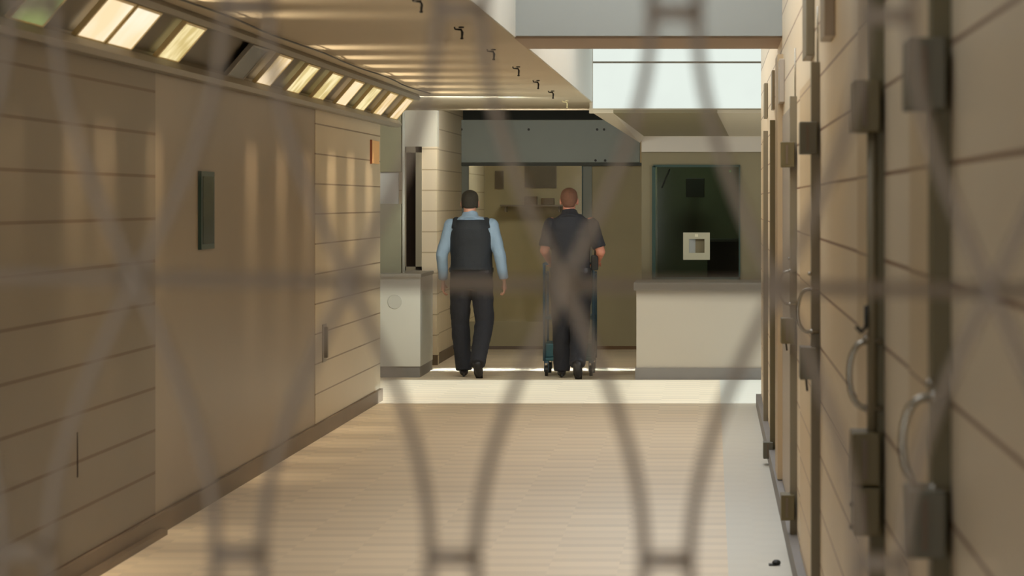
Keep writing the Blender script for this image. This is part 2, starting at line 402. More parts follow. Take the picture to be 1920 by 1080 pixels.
# ------------------------------------------------------------------ cell doors along the right wall
XF = 0.36
def hinge_box(t, y, z, m, h=.115, w=.048):
    b = box('lock_box', XF - w, XF + .012, y - .10, y + .06, z - h / 2, z + h / 2, m, t, bevel=.003)
    box('cover_plate', XF - w * .55, XF - w * .35, y - .104, y - .099, z - h * .38, z + h * .38, M_base, b)
def handle(t, y, z, s=.075):
    pts = []
    for k in range(15):
        a = -math.pi / 2 + math.pi * k / 14
        pts.append((XF - .004 - .05 * max(0, math.cos(a)) ** .6, y - .03, z + s * math.sin(a)))
    o = tube('handle', [(XF + .02, y - .03, z - s)] + pts + [(XF + .02, y - .03, z + s)], .0062, M_chrome, t, 10)
    bm = bmesh.new()
    for sgn in (-1, 1): aball(bm, (XF - .004, y - .03, z + s * sgn), .010, 10)
    finish('mount', bm, M_chrome, o, smooth=True)
def cell_door(n, y, ly, gm, pm, bm_, boxz, hz=None, top=2.09, pipe=False, rod=None):
    t = sempty('door_%d' % n, (XF, y, 0))
    box('jamb', XF - .006, XR + .02, y, y + .09, 0, top, gm, t)
    box('door_leaf', XR - .006, XR + .01, y + .09, y + ly, .10, top - .02, pm, t)
    for z, h in boxz: hinge_box(t, y + .04, z, bm_, h)
    if hz: handle(t, y + .02, hz)
    if pipe: tube('rail_pipe', [(XF - .006, y - .03, 1.03), (XF - .006, y - .03, 1.79)], .009, M_postg, t, 12)
    if rod:
        for (xx, z0, z1_, r, m_) in rod: tube('bolt_rod', [(xx, y + .04, z0), (xx, y + .04, z1_)], r, m_, t, 8)
    return t
HB = .115
cell_door(1, 5.15, 1.0, M_post, M_leaf, M_boxg, [(1.805, HB), (1.086, .107)], 1.212, top=2.3)
cell_door(2, 7.15, 1.2, M_post, M_leaf, M_box, [(1.813, HB), (1.03, HB), (.913, .107)], 1.215, top=2.3, pipe=True)
cell_door(3, 11.4, 2.4, M_postg, M_leaf, M_boxg, [(1.828, HB), (1.028, HB)], 1.213, top=2.10, rod=[(.378, 2.09, 2.30, .0035, M_chrome), (.360, 2.0, 2.075, .0055, M_white)])
cell_door(4, 14.5, 2.7, M_postg, M_greyp, M_box, [(1.815, HB), (1.018, HB), (.22, HB)], 1.213, top=2.08, rod=[(.378, 2.07, 2.30, .0035, M_chrome), (.357, 1.99, 2.07, .0045, M_chrome)])
cell_door(5, 19.5, 1.4, M_post, M_leaf, M_boxg, [(.09, .10)], None, top=2.10)
cell_door(6, 22.0, 2.2, M_postg, M_leaf, M_box, [], None, top=2.09)
# second handle plates, hooks by door 2
d2 = bpy.data.objects['door_2']
tube('keeper_hook', [(XF - .018, 7.10, 1.37), (XF - .018, 7.09, 1.325), (XF - .03, 7.09, 1.312), (XF - .04, 7.09, 1.325)], .005, M_black, d2, 8)
bm = bmesh.new(); aball(bm, (XF - .018, 7.1, 1.297), .009, 12); finish('knob', bm, M_chrome, d2, smooth=True)
for z in (.93, .88):
    bm = bmesh.new(); aball(bm, (XF - .053, 7.09, z), .006, 10); finish('screw_knob', bm, M_black, d2, smooth=True)
d1 = bpy.data.objects['door_1']
for z in (1.31, 1.10):
    bm = bmesh.new(); aball(bm, (XF - .012, 5.11, z), .008, 12); finish('knob', bm, M_chrome, d1, smooth=True)
for n in (3, 4):
    dd = bpy.data.objects['door_%d' % n]; yy = 11.44 if n == 3 else 14.54
    tube('keeper_hook', [(XF - .03, yy - .09, 1.0), (XF - .026, yy - .09, .965), (XF - .022, yy - .09, .93)], .004, M_black, dd, 6)
    bm = bmesh.new(); aball(bm, (XF - .012, yy - .05, 1.345), .007, 10); finish('knob', bm, M_chrome, dd, smooth=True)
# pilaster and boxes higher up
struct(box('trim_6', XF - .006, XR, 17.3, 17.9, 0.1, 2.40, M_tan))
tag(box('conduit_box', XR - .028, XR, 16.95, 17.29, 2.13, 2.36, M_greyp, bevel=.004), 'grey conduit box on the tan pilaster under the beam', 'box')
tag(box('conduit_cover', XR - .032, XR, 12.0, 12.5, 2.15, 2.75, M_postg, bevel=.004), 'tall olive cover above the third and fourth cell doors', 'cover')
tag(box('conduit_cover', XR - .034, XR, 10.0, 10.4, 2.12, 2.5, M_greyp, bevel=.004), 'pale flat cover near the top of the right wall', 'cover')
tag(box('conduit_cover', XR - .018, XR, 19.6, 19.9, 2.17, 2.41, M_postg, bevel=.004), 'small olive cover above the second farthest cell door', 'cover')
tag(box('conduit_cover', XR - .026, XR, 22.0, 22.3, 2.18, 2.42, M_postg, bevel=.004), 'small olive cover above the farthest cell door', 'cover')
# tiny screw heads on the walls
# debris on the floor
bm = bmesh.new(); aball(bm, (.284, 14.1, .012), (.02, .03, .013), 10); abox(bm, .25, .285, 14.07, 14.13, 0.0, .006)
tag(finish('door_wedge', bm, M_black, smooth=False), 'small dark wedge lying on the floor by the right wall', 'door wedge')

# ------------------------------------------------------------------ end of the corridor
# left pier and recess
YP, YG = 31.4, 34.8
struct(boxes('wall_end', [(-6.2, -2.70, YP, YP + .25, 0, PZ(275, YP)), ], M_pier))
struct(boxes('wall_end', [(-6.2, -2.70, YP, YP + .25, PZ(275, YP), 3.0)], M_piertop))
struct(box('wall_recess', -2.86, -2.72, YP + .25, YG + 4, 0, 3.0, M_pier))
struct(boxes('baseboard_recess', [(-2.72, -2.70, YP + .25, YG, 0, .1), (-2.83, -2.69, YP - .015, YP, 0, .1)], M_base))
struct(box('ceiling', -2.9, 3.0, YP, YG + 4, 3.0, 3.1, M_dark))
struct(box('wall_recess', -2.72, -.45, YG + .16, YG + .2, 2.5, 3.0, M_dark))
struct(box('ceiling', WE, .9, 28.9, YP, HC, 2.55, M_ceil))
# pale floor strip: a sun stripe put into its colour
struct(box('trim_7', -2.72, -.72, 30.25, 30.85, 0, .004, mat('sun_stripe_pale', srgb(238, 232, 214), .4)))
# header and gate: grey steel header plate, frame, glazed opening
h0, h1 = PZ(305, YG), PZ(225, YG)
hd = empty('gate_header', (-1.75, YG, h0), 'blue grey steel header plate over the end gate', 'gate header')
box('plate', PX(862, YG), PX(1200, YG), YG - .06, YG + .06, h0, h1, M_blue, hd, bevel=.006)
for (px, py) in ((866, 243), (992, 243), (1120, 243), (1133, 243), (1117, 301), (1135, 301)):
    bm = bmesh.new(); x, z = PX(px, YG), PZ(py, YG); atube(bm, [(x, YG - .06, z), (x, YG - .075, z)], .014, 8); finish('bolt', bm, M_black, hd)
box('lower_lip', PX(866, YG), PX(1203, YG), YG - .075, YG + .02, h0 - .035, h0 - .002, mat('lip_dark', srgb(60, 62, 52), .6), hd)
d7 = sempty('door_7', (-1.9, YG, 0))
x0, x1, x2, x3 = PX(866, YG), PX(884, YG), PX(1091, YG), PX(1110, YG)
box('frame', x0, x1 - .03, YG - .03, YG + .05, 0, h0 - .035, M_frame, d7)
box('frame', x2 + .012, x3, YG - .03, YG + .05, 0, h0 - .035, M_frame, d7)
box('frame_edge', x2, x2 + .012, YG - .045, YG + .04, 0, h0 - .035, M_teal, d7)
box('bottom_rail', x1 - .03, x2, YG - .02, YG + .04, 0.0, .035, M_base, d7)
box('kick_panel', x1 - .03, x2, YG - .01, YG + .03, .035, .30, M_ochre, d7)
box('glass_pane', x1 - .03, x2, YG + .0, YG + .01, .30, h0 - .035, M_glass, d7)
# wall right of the gate, behind the men
struct(box('wall_end', x3, PX(1240, YG), YG - .01, YG + .2, 0, h0 - .035, M_ochre))
struct(box('baseboard_end', x3, PX(1215, YG), YG - .03, YG - .01, 0, .035, mat('kick_brown', srgb(112, 84, 50), .6)))
# room beyond the glass
YR = 38.2
struct(box('wall_far', -2.72, -.4, YR, YR + .1, 0, 3.0, M_ochre2))
struct(box('wall_far', -.5, -.4, YG + .2, YR, 0, 3.0, M_ochre2))
board = [(893, 905, 308, 350, 'olive notice hanging at the left behind the gate glass', srgb(110, 96, 60)), (930, 943, 322, 352, 'narrow brown notice behind the gate glass', srgb(92, 76, 58)), (985, 1042, 312, 350, 'large dark framed board behind the gate glass', srgb(92, 80, 60))]
for a, b, c, d, lb, cc in board:
    t = empty('notice_board', (PX((a + b) / 2, YR), YR, PZ(d, YR)), lb, 'notice board')
    box('panel', PX(a, YR), PX(b, YR), YR - .03, YR, PZ(d, YR), PZ(c, YR), mat('board_' + lb[:8], cc, .7, var=.3, scale=9), t)
    box('frame', PX(a, YR) - .01, PX(b, YR) + .01, YR - .02, YR - .001, PZ(d, YR) - .012, PZ(c, YR) + .012, M_base, t)
t = empty('shelf', (PX(1000, YR), YR, PZ(392, YR)), 'dark wall shelf behind the gate glass at head height', 'shelf')
box('board', PX(940, YR), PX(1062, YR), YR - .25, YR, PZ(384, YR) - .02, PZ(384, YR), M_base, t)
for q in (950, 1050): box('bracket', PX(q, YR) - .01, PX(q, YR) + .01, YR - .2, YR, PZ(398, YR), PZ(385, YR), M_base, t)
for a, b, h, lb in ((985, 1008, .10, 'brown carton on the left of the shelf behind the gate'), (1016, 1040, .08, 'brown carton on the right of the shelf behind the gate')):
    tag(box('carton', PX(a, YR), PX(b, YR), YR - .2, YR - .03, PZ(384, YR), PZ(384, YR) + h, mat('carton', srgb(96, 76, 50), .8), bevel=.004), lb, 'box', 'cartons on the shelf')

# right booth: splayed soffit, fascia, window, counter
YB = 30.0
bx0 = PX(1203, YB); BR = 3.0
# wall with window hole
wx0, wx1, wz0, wz1 = PX(1225, YB), PX(1388, YB), PZ(527, YB), PZ(311, YB)
struct(boxes('wall_booth', [(bx0, wx0, YB, YB + .12, 0, PZ(285, YB)), (wx1, BR, YB, YB + .12, 0, PZ(285, YB)), (wx0, wx1, YB, YB + .12, 0, wz0), (wx0, wx1, YB, YB + .12, wz1, PZ(285, YB))], M_olive))
struct(box('wall_booth', bx0, bx0 + .1, YB + .12, YG, 0, 3.0, M_ochre))
struct(box('trim_8', bx0, BR, YB - .05, YB + .12, PZ(285, YB), PZ(256, YB), M_white))
struct(box('trim_9', bx0 - .01, BR, YB - .07, YB + .12, PZ(256, YB), PZ(251, YB), M_ceil))
def quad_plate(name, pts, th, m):
    bm = bmesh.new(); v = [Vector(p) for p in pts]
    n = (v[1] - v[0]).cross(v[2] - v[0]).normalized() * th
    a = [bm.verts.new(p) for p in v]; b = [bm.verts.new(p + n) for p in v]
    bm.faces.new(a); bm.faces.new(b[::-1])
    for i in range(4): bm.faces.new((a[i], a[(i + 1) % 4], b[(i + 1) % 4], b[i]))
    return finish(name, bm, m)
YA = 28.75
P1 = (PX(1150, YA), YA, PZ(206, YA)); P2 = (PX(1345, YA), YA, PZ(206, YA)); P3 = (PX(1367, YB - .05), YB - .05, PZ(250, YB)); P4 = (PX(1208, YB - .05), YB - .05, PZ(250, YB))
struct(quad_plate('trim_10', [P1, P2, P3, P4], -.03, M_olive))
struct(quad_plate('trim_11', [P2, (1.2, YA, P2[2]), (1.2, YB - .05, P3[2]), P3], -.03, M_ceil))
struct(quad_plate('trim_12', [(PX(1112, YA), YA, PZ(206, YA)), P1, P4, (PX(1200, YB - .05), YB - .05, PZ(262, YB))], -.03, M_ceil))
struct(box('trim_13', WE - .02, .8, 28.78, 28.9, 2.40, 2.443, M_ceil))
M_liner = mat('well_liner_paint', srgb(206, 206, 198), .6, var=.02)
struct(boxes('trim_14', [(WE, WE + .008, 11.0, 17.55, HC + .004, TOP - .05), (WE, WE + .008, 18.8, 28.84, HC + .004, TOP - .05)], M_liner))
struct(box('trim_15', WE - .02, .9, 28.87, 28.92, 2.443, 2.56, M_ceil))
win = sempty('window_4', ((wx0 + wx1) / 2, YB, wz0))
boxes('window_frame', [(wx0 - .012, wx0 + .02, YB - .02, YB + .05, wz0, wz1), (wx1 - .014, wx1, YB - .02, YB + .05, wz0, wz1), (wx0, wx1, YB - .02, YB + .05, wz1 - .012, wz1 + .01), (wx0, wx1, YB - .02, YB + .05, wz0, wz0 + .035)], M_teal, win)
box('window_pane', wx0 + .02, wx1 - .014, YB + .02, YB + .03, wz0 + .035, wz1 - .012, M_glassd, win)
# talk-through box in the pane
tb = empty('speak_hatch', (PX(1306, YB), YB, PZ(487, YB)), 'square pale steel talk-through hatch in the dark booth window', 'hatch')
sx0, sx1, sz0, sz1 = PX(1281, YB), PX(1331, YB), PZ(487, YB), PZ(436, YB)
ix0, ix1, iz0, iz1 = PX(1292, YB), PX(1321, YB), PZ(474, YB), PZ(448, YB)
boxes('hatch_frame', [(sx0, ix0, YB - .04, YB + .02, sz0, sz1), (ix1, sx1, YB - .04, YB + .02, sz0, sz1), (ix0, ix1, YB - .04, YB + .02, sz0, iz0), (ix0, ix1, YB - .04, YB + .02, iz1, sz1)], mat('hatch_steel', srgb(190, 186, 160), .45), tb)
quad_plate('baffle_tmp', [(ix0, YB - .03, iz0), ((ix0 + ix1) / 2 - .01, YB + .018, iz0), ((ix0 + ix1) / 2 - .01, YB + .018, iz1), (ix0, YB - .03, iz1)], .003, mat('hatch_baffle', srgb(170, 172, 165), .4))
bf = bpy.data.objects['baffle_tmp']; bf.name = 'baffle'; bf.parent = tb; bf.location = ORG['baffle_tmp'] - ORG[tb.name]
box('back_plate', ix0, ix1, YB + .012, YB + .018, iz0, iz1, M_olive, tb)
box('lamp', PX(1303, YB), PX(1309, YB), YB - .045, YB - .04, PZ(444, YB), PZ(439, YB), mat('button_pale', srgb(230, 225, 200), .4), tb)
# booth interior
YI = 32.8
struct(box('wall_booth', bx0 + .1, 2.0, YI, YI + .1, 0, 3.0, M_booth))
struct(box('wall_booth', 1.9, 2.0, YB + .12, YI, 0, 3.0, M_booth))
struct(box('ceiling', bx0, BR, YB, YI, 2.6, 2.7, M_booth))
t = empty('monitor', (PX(1303, 32.4), 32.4, PZ(370, 32.4)), 'small black wall monitor inside the dark booth', 'monitor')
box('screen', PX(1286, 32.4), PX(1321, 32.4), 32.38, 32.42, PZ(370, 32.4), PZ(334, 32.4), M_black, t, bevel=.004)
box('wall_arm', PX(1300, 32.4), PX(1307, 32.4), 32.42, YI, PZ(356, 32.4), PZ(350, 32.4), M_black, t)
t = empty('office_chair', (PX(1362, 31.5), 31.5, 0), 'black office chair inside the booth behind the window', 'chair')
bm = bmesh.new(); xx = PX(1364, 31.5); abox(bm, xx - .2, xx + .2, 31.62, 31.7, .55, 1.24); finish('backrest', bm, M_black, t, bevel=.03)
box('seat', xx - .23, xx + .23, 31.2, 31.66, .45, .53, M_black, t, bevel=.02)
tube('column', [(xx, 31.45, .08), (xx, 31.45, .46)], .03, M_black, t)
bm = bmesh.new()
for k in range(5):
    a = k * 2 * math.pi / 5; atube(bm, [(xx, 31.45, .1), (xx + .28 * math.cos(a), 31.45 + .28 * math.sin(a), .03)], .022, 8)
finish('star_base', bm, M_black, t)
bm = bmesh.new(); aball(bm, (PX(1369, 32.6), 32.6, PZ(321, 32.6)), .012, 8)
em = emit_mat('green_indicator', (.1, .8, .2, 1), (.12, .9, .25, 1), .8)
tag(finish('indicator_light', bm, em), 'tiny green indicator light high inside the dark booth', 'indicator light')
tag(tube('strap', [(PX(1241, 30.5), 30.5, PZ(352, 30.5)), (PX(1246, 30.5), 30.45, PZ(340, 30.5)), (PX(1256, 30.5), 30.4, PZ(318, 30.5))], .008, M_alu, seg=6), 'pale diagonal strap in the upper left of booth window', 'strap')
# counter on the right
YC = 28.82
ct = empty('counter', (PX(1300, YC), YC, 0), 'long pale counter below the dark booth window', 'counter')
cx0 = PX(1191, YC); zt = PZ(530, YC)
box('front_panel', cx0 + .01, 1.6, YC + .03, YB - .01, .105, zt - .07, M_counter, ct)
box('worktop', cx0 - .015, 1.62, YC - .02, YB - .002, zt - .07, zt, M_slab, ct, bevel=.008)
box('kick_plate', cx0, 1.6, YC + .01, YB - .01, 0, .105, M_baseg, ct)
# counter on the left
lt = empty('counter', (-2.9, 29.2, 0), 'white counter cabinet at the end of left wall', 'counter')
lx1 = PX(788, 29.2)
box('cabinet', -4.2, lx1, 29.2, 30.5, .10, PZ(520, 29.2), M_counterw, lt)
box('worktop', -4.2, lx1 + .01, 29.17, 30.5, PZ(520, 29.2), PZ(513, 29.2), M_slab, lt, bevel=.006)
box('kick_plate', -4.2, lx1 - .004, 29.21, 30.5, 0, .10, M_baseg, lt)
bm = bmesh.new(); atube(bm, [(PX(740, 29.2), 29.2, PZ(566, 29.2)), (PX(740, 29.2), 29.192, PZ(566, 29.2))], [.065, .062], 24); finish('round_scuff', bm, mat('scuff_pale', srgb(192, 192, 184), .5), lt)  # thin disc standing for a faint curved scuff on the cabinet
# booth partition on the left counter
ZT = PZ(513, 29.2)
pt = empty('counter_screen', (-3.0, 29.45, ZT), 'tall grey and olive screen standing on the white counter', 'screen')
YS = 29.45
xr = PX(752, YS)
box('upper_box', -4.2, xr, YS, YS + .25, PZ(322, YS), PZ(190, YS), mat('screen_olive', srgb(128, 122, 96), .5), pt)
box('middle_pane', -4.2, xr - .03, YS + .05, YS + .1, PZ(382, YS), PZ(322, YS), mat('frosted_pane', srgb(176, 174, 172), .3), pt)
box('lower_panel', -4.2, xr, YS, YS + .12, ZT, PZ(382, YS), mat('screen_grey', srgb(138, 136, 116), .5), pt)
tube('corner_pole', [(xr + .02, YS + .02, ZT), (xr + .02, YS + .02, HC)], .014, M_counterw, pt)
# small framed window in the pier wall behind it
w5 = sempty('window_5', (PX(772, YP), YP, PZ(508, YP)))
a0, a1, b0, b1 = PX(756, YP), PX(791, YP), PZ(508, YP), PZ(275, YP)
boxes('window_frame', [(a0, PX(762, YP), YP - .04, YP + .0, b0, b1), (PX(780, YP), a1, YP - .04, YP + .0, b0, b1), (a0, a1, YP - .04, YP, PZ(286, YP), b1), (a0, a1, YP - .04, YP, b0, PZ(500, YP))], mat('window_trim', srgb(150, 142, 122), .5), w5)
box('window_pane', PX(762, YP), PX(780, YP), YP - .012, YP - .006, PZ(500, YP), PZ(286, YP), mat('dark_pane', srgb(40, 32, 28), .1), w5)

# ------------------------------------------------------------------ security mesh close to the camera
FY = 2.0
S = F / FY
def fence_pt(u, v):   # u, v in photo pixels about the crossing row, turned by the mesh's slight tilt
    a = .014
    uu = u - 1057; vv = v - 534
    x = 1057 + uu * math.cos(a) - vv * math.sin(a); y = 534 + uu * math.sin(a) + vv * math.cos(a)
    return (PX(x, FY), PZ(y, FY))
ms = empty('security_mesh', (PX(1057, FY), FY, 0.0), 'blurred grey steel rod security mesh of curved crossing strands filling the foreground', 'security mesh')
R = .0036
A, Q, PITCH = 158.0, 1025.0, 401.0
v_top, v_bot = -2150, 5150
kmin, kmax = -15, 2
nodes = [1057 + k * PITCH for k in range(-16, 4)]
vlist = [v_top + i * (v_bot - v_top) / 160 for i in range(161)]
vis = [u for u in nodes if PX(u, FY) > XL + .1 and PX(u, FY) < XR - .0]
for u0 in vis:
    for sg in (-1, 1):
        pts = []
        for v in vlist:
            u = u0 + sg * A * math.sin(math.pi * (v - 534) / Q)
            x, z = fence_pt(u, v)
            if x > XR - .03: x = XR - .03
            if z < .02 or z > HC - .02: continue
            pts.append((x, FY - .002 * sg, z))
        tube('strand', pts, R, M_mesh, ms, 8)
for n in range(-2, 5):
    v = 534 + n * Q
    a = fence_pt(nodes[0] - 3000, v); b = fence_pt(nodes[-1] + 3000, v)
    za = a[1] + (XL + .03 - a[0]) * (b[1] - a[1]) / (b[0] - a[0]); zb = a[1] + (XR - .03 - a[0]) * (b[1] - a[1]) / (b[0] - a[0])
    if min(za, zb) > .02 and max(za, zb) < HC - .02:
        tube('cross_rod', [(XL + .03, FY + .006, za), (XR - .03, FY + .006, zb)], R * 1.15, M_mesh, ms, 8)
for n in range(-2, 5):
    v = 534 + (n + .5) * Q
    bmc = bmesh.new(); cnt = 0
    for u0 in vis:
        c = fence_pt(u0 + PITCH / 2, v)
        if c[1] < .05 or c[1] > HC - .05 or c[0] > XR - .05: continue
        d = fence_pt(u0 + PITCH / 2 - 42, v); e = fence_pt(u0 + PITCH / 2 + 42, v)
        b2 = bmesh.new(); atube(b2, [(d[0] - .003, FY - .004, d[1]), (e[0] + .003, FY - .004, e[1])], .005, 8); finish('collar', b2, M_mesh, ms, smooth=True)
    bmc.free()
box('frame', XL + .0, XL + .035, FY - .02, FY + .02, 0, HC, M_mesh, ms)
box('frame', XR - .045, XR - .001, FY - .02, FY + .02, .0, HC, M_mesh, ms)
box('frame', XL, XR, FY - .02, FY + .02, HC - .04, HC, M_mesh, ms)
box('frame', XL, XR - .04, FY - .02, FY + .02, 0, .03, M_mesh, ms)

# ------------------------------------------------------------------ people
M_skin1 = mat('skin_fair', srgb(196, 142, 118), .5, var=.05)
M_skin2 = mat('skin_ruddy', srgb(186, 122, 98), .5, var=.05)
M_shirt = mat('light_blue_shirt', srgb(138, 160, 182), .8, var=.06, scale=14, bump=.3)
M_vest = mat('black_vest', srgb(28, 32, 38), .7, var=.08, scale=14, bump=.3)
M_trou = mat('navy_trousers', srgb(36, 36, 42), .85, var=.08, scale=10, bump=.3)
M_bshirt = mat('black_shirt', srgb(36, 36, 42), .8, var=.08, scale=12, bump=.3)
M_shoe = mat('black_leather', srgb(34, 32, 34), .4)
M_hair1 = mat('dark_hair', srgb(48, 42, 32), .7, var=.3, scale=60, bump=.5)
M_hair2 = mat('cropped_ginger_hair', srgb(104, 68, 48), .7, var=.25, scale=70, bump=.5)
clouds = bpy.data.textures.new('cloth_folds', 'CLOUDS'); clouds.noise_scale = .09
def remeshed(name, bm, m, parent, vox, smooth=6, fold=0.0):
    o = finish(name, bm, m, parent)
    r = o.modifiers.new('r', 'REMESH'); r.mode = 'VOXEL'; r.voxel_size = vox; r.use_smooth_shade = True
    if smooth:
        s = o.modifiers.new('s', 'SMOOTH'); s.iterations = smooth; s.factor = .5
    if fold:
        d = o.modifiers.new('d', 'DISPLACE'); d.texture = clouds; d.strength = fold; d.mid_level = .5; d.texture_coords = 'GLOBAL'
    return o
def V(*a): return Vector(a)
def build_hand(bm, w, d, side, curl=.5, grip=False, fwd=None):
    """w wrist, d hand direction; five fingers"""
    d = d.normalized()
    n = V(-side, 0, 0) if grip else V(0, 1, 0)
    n = (n - d * n.dot(d)).normalized()  # across the knuckles (towards thumb)
    atube(bm, [w - d * .02, w + d * .03, w + d * .06, w + d * .09], [.024, .030, .039, .037], 14, flat=(.55, 1) if not grip else (1, .55))
    inward = V(-side, 0, 0) if abs(d.x) < .6 and not grip else V(0, 0, -1)
    inward = (inward - d * inward.dot(d)).normalized()
    for i, (off, ln) in enumerate(((.030, .072), (.0102, .080), (-.0102, .074), (-.030, .058))):
        b = w + d * .085 + n * off
        c1 = curl * (1 + .12 * i)
        p = [b]; dirn = d
        for seg, fr in enumerate((.45, .30, .25)):
            ang = c1 * (.5 + .5 * seg)
            dirn = (d * math.cos(ang * (seg + 1) * .8) + inward * math.sin(ang * (seg + 1) * .8)).normalized()
            p.append(p[-1] + dirn * ln * fr)
        atube(bm, p, [.0082, .0078, .0074, .0064], 10)
    tb = w + d * .03 + n * .028
    td = (d * .75 + n * .6 + inward * .35).normalized()
    atube(bm, [tb - td * .01, tb + td * .028, tb + td * .052 + inward * .004, tb + td * .066 + inward * .01], [.014, .011, .0095, .0075], 10)

def head(bm, c, tilt=0.0, r=(.076, .097, .118)):
    cx, cy, cz = c
    aball(bm, (cx, cy - .008, cz + .018), (r[0], r[1], r[2] * .83), 24)
    aball(bm, (cx, cy + .028, cz - .045), (.056, .062, .072), 20)       # jaw / face
    atube(bm, [(cx, cy - .035, cz - .16), (cx, cy - .03, cz - .08), (cx, cy - .018, cz - .03)], [.062, .056, .055], 18)
    for s in (-1, 1):
        aball(bm, (cx + s * (r[0] + .002), cy + .0, cz - .012), (.009, .020, .032), 12)
    # nose, brow, lips, chin (on the side facing away from the camera)
    atube(bm, [(cx, cy + .088, cz + .012), (cx, cy + .108, cz - .02), (cx, cy + .092, cz - .028)], [.008, .014, .010], 8)
    aball(bm, (cx, cy + .082, cz + .022), (.045, .014, .012), 12)
    aball(bm, (cx, cy + .086, cz - .055), (.024, .010, .010), 12)
    aball(bm, (cx, cy + .078, cz - .092), (.022, .018, .018), 12)

def make_person(name, base, label, cfg):
    t = empty(name, base, label, 'person')
    B = Vector(base)
    def W(p): return B + Vector(p)
    def chain(bm, pts, rads, seg=16, flat=(1, 1)):
        # resample smoothly between joints
        P, Rr = [], []
        for i in range(len(pts) - 1):
            for k in range(5):
                f = k / 5; P.append(W(pts[i]).lerp(W(pts[i + 1]), f)); Rr.append(rads[i] * (1 - f) + rads[i + 1] * f)
        P.append(W(pts[-1])); Rr.append(rads[-1])
        atube(bm, P, Rr, seg, flat=flat)
    def loft(bm, rings): aloft(bm, [(B.z + z, B.x + cx, B.y + cy, rx, ry) for z, cx, cy, rx, ry in rings])
    j = cfg
    hc = W(j['head'])
    # body
    bm = bmesh.new()
    head(bm, hc)
    tor = j['torso']
    loft(bm, tor)
    for s, arm in ((-1, j['armL']), (1, j['armR'])):
        sh, el, wr, hd_ = arm
        chain(bm, [sh, el, wr], [.052, .042, .027]); aball(bm, W(sh), .058); aball(bm, W(el), .042)
        build_hand(bm, W(wr), Vector(hd_), s, curl=j['curl'], grip=j['grip'], fwd=j.get('fwd'))
    for leg in (j['legL'], j['legR']):
        hp, kn, an, toe = leg
        chain(bm, [hp, kn, an], [.085, .055, .038]); aball(bm, W(kn), .056)
        chain(bm, [an, tuple((Vector(an) + Vector(toe)) / 2 + Vector((0, 0, -.012))), toe], [.036, .032, .024])
    body = remeshed('body', bm, j['skin'], t, .004, 4)
    # face details: eyes, irises, brows, lips
    bm = bmesh.new()
    for s in (-1, 1): aball(bm, hc + V(s * .031, .0835, .004), (.0125, .008, .007), 12)
    ey = finish('eyes', bm, mat('eye_white', srgb(225, 220, 212), .2), t, smooth=True)
    bm = bmesh.new()
    for s in (-1, 1): aball(bm, hc + V(s * .031, .0895, .004), (.0055, .003, .0055), 10)
    finish('iris', bm, mat('iris_brown', srgb(60, 42, 30), .2), ey, smooth=True)
    bm = bmesh.new()
    for s in (-1, 1): atube(bm, [hc + V(s * .014, .096, .022), hc + V(s * .032, .095, .028), hc + V(s * .050, .084, .022)], [.003, .004, .002], 8)
    finish('eyebrows', bm, j['hair'], t, smooth=True)
    bm = bmesh.new(); aball(bm, hc + V(0, .0945, -.056), (.021, .004, .006), 12)
    finish('lips', bm, mat('lips', srgb(150, 92, 84), .5), t, smooth=True)
    # hair
    bm = bmesh.new()
    j['hairf'](bm, hc)
    remeshed('hair', bm, j['hair'], t, .006, 3)
    # shirt
    bm = bmesh.new(); g = .012
    loft(bm, [(z, cx, cy, rx + g, ry + g) for z, cx, cy, rx, ry in tor if z > j['belt'] - .05])
    for arm in (j['armL'], j['armR']):
        sh, el, wr, hd_ = arm
        if j['short']:
            mid = tuple(Vector(sh).lerp(Vector(el), .86)); chain(bm, [sh, mid], [.066, .064]); aball(bm, W(sh) + V(0, 0, -.008), .066)
        else:
            w2 = tuple(Vector(el).lerp(Vector(wr), .96)); chain(bm, [sh, el, w2], [.064, .056, .044]); aball(bm, W(sh), .068); aball(bm, W(el), .056)
    nk = W(j['neck']); atube(bm, [nk + V(0, -.032, -.055), nk + V(0, -.012, -.01), nk + V(0, .004, .028)], [.112, .080, .068], 20)
    remeshed('shirt', bm, j['shirt'], t, .008, 5, .012)
    if j.get('vest'):
        bm = bmesh.new(); g = .030
        z0 = j['vest_z'][0]; z1 = j['vest_z'][1]
        loft(bm, [(z, cx, cy, rx * j['vest_k'].get(round(z, 2), 1.0) + g * .6, ry + g) for z, cx, cy, rx, ry in tor if z0 <= z <= z1])
        for s in (-1, 1):
            sh = j['armL' if s < 0 else 'armR'][0]
            atube(bm, [W((sh[0] * .76, sh[1] - .075, 1.36)), W((sh[0] * .72, sh[1] - .03, 1.432)), W((sh[0] * .74, sh[1] + .06, 1.38))], .038, 14)
        remeshed('vest', bm, M_vest, t, .008, 5, .006)
    # trousers
    bm = bmesh.new(); g = .014
    loft(bm, [(z, cx, cy, rx + g, ry + g) for z, cx, cy, rx, ry in tor if z <= j['belt'] + .01])
    for leg in (j['legL'], j['legR']):
        hp, kn, an, toe = leg
        a2 = Vector(an) + Vector((0, -.004, -.035))
        chain(bm, [tuple(Vector(hp) + Vector((0, 0, .04))), hp, kn, tuple(Vector(kn).lerp(a2, .5)), tuple(a2)], [.10, .105, .088, .080, .074]); aball(bm, W(kn), .088)
    remeshed('trousers', bm, M_trou, t, .008, 5, .016)
    # belt
    bm = bmesh.new()
    zb = j['belt']; r = [q for q in tor if abs(q[0] - zb) < .06][0]
    loft(bm, [(zb - .02, r[1], r[2], r[3] + .020, r[4] + .020), (zb + .022, r[1], r[2], r[3] + .020, r[4] + .020)])
    finish('belt', bm, M_shoe, t)
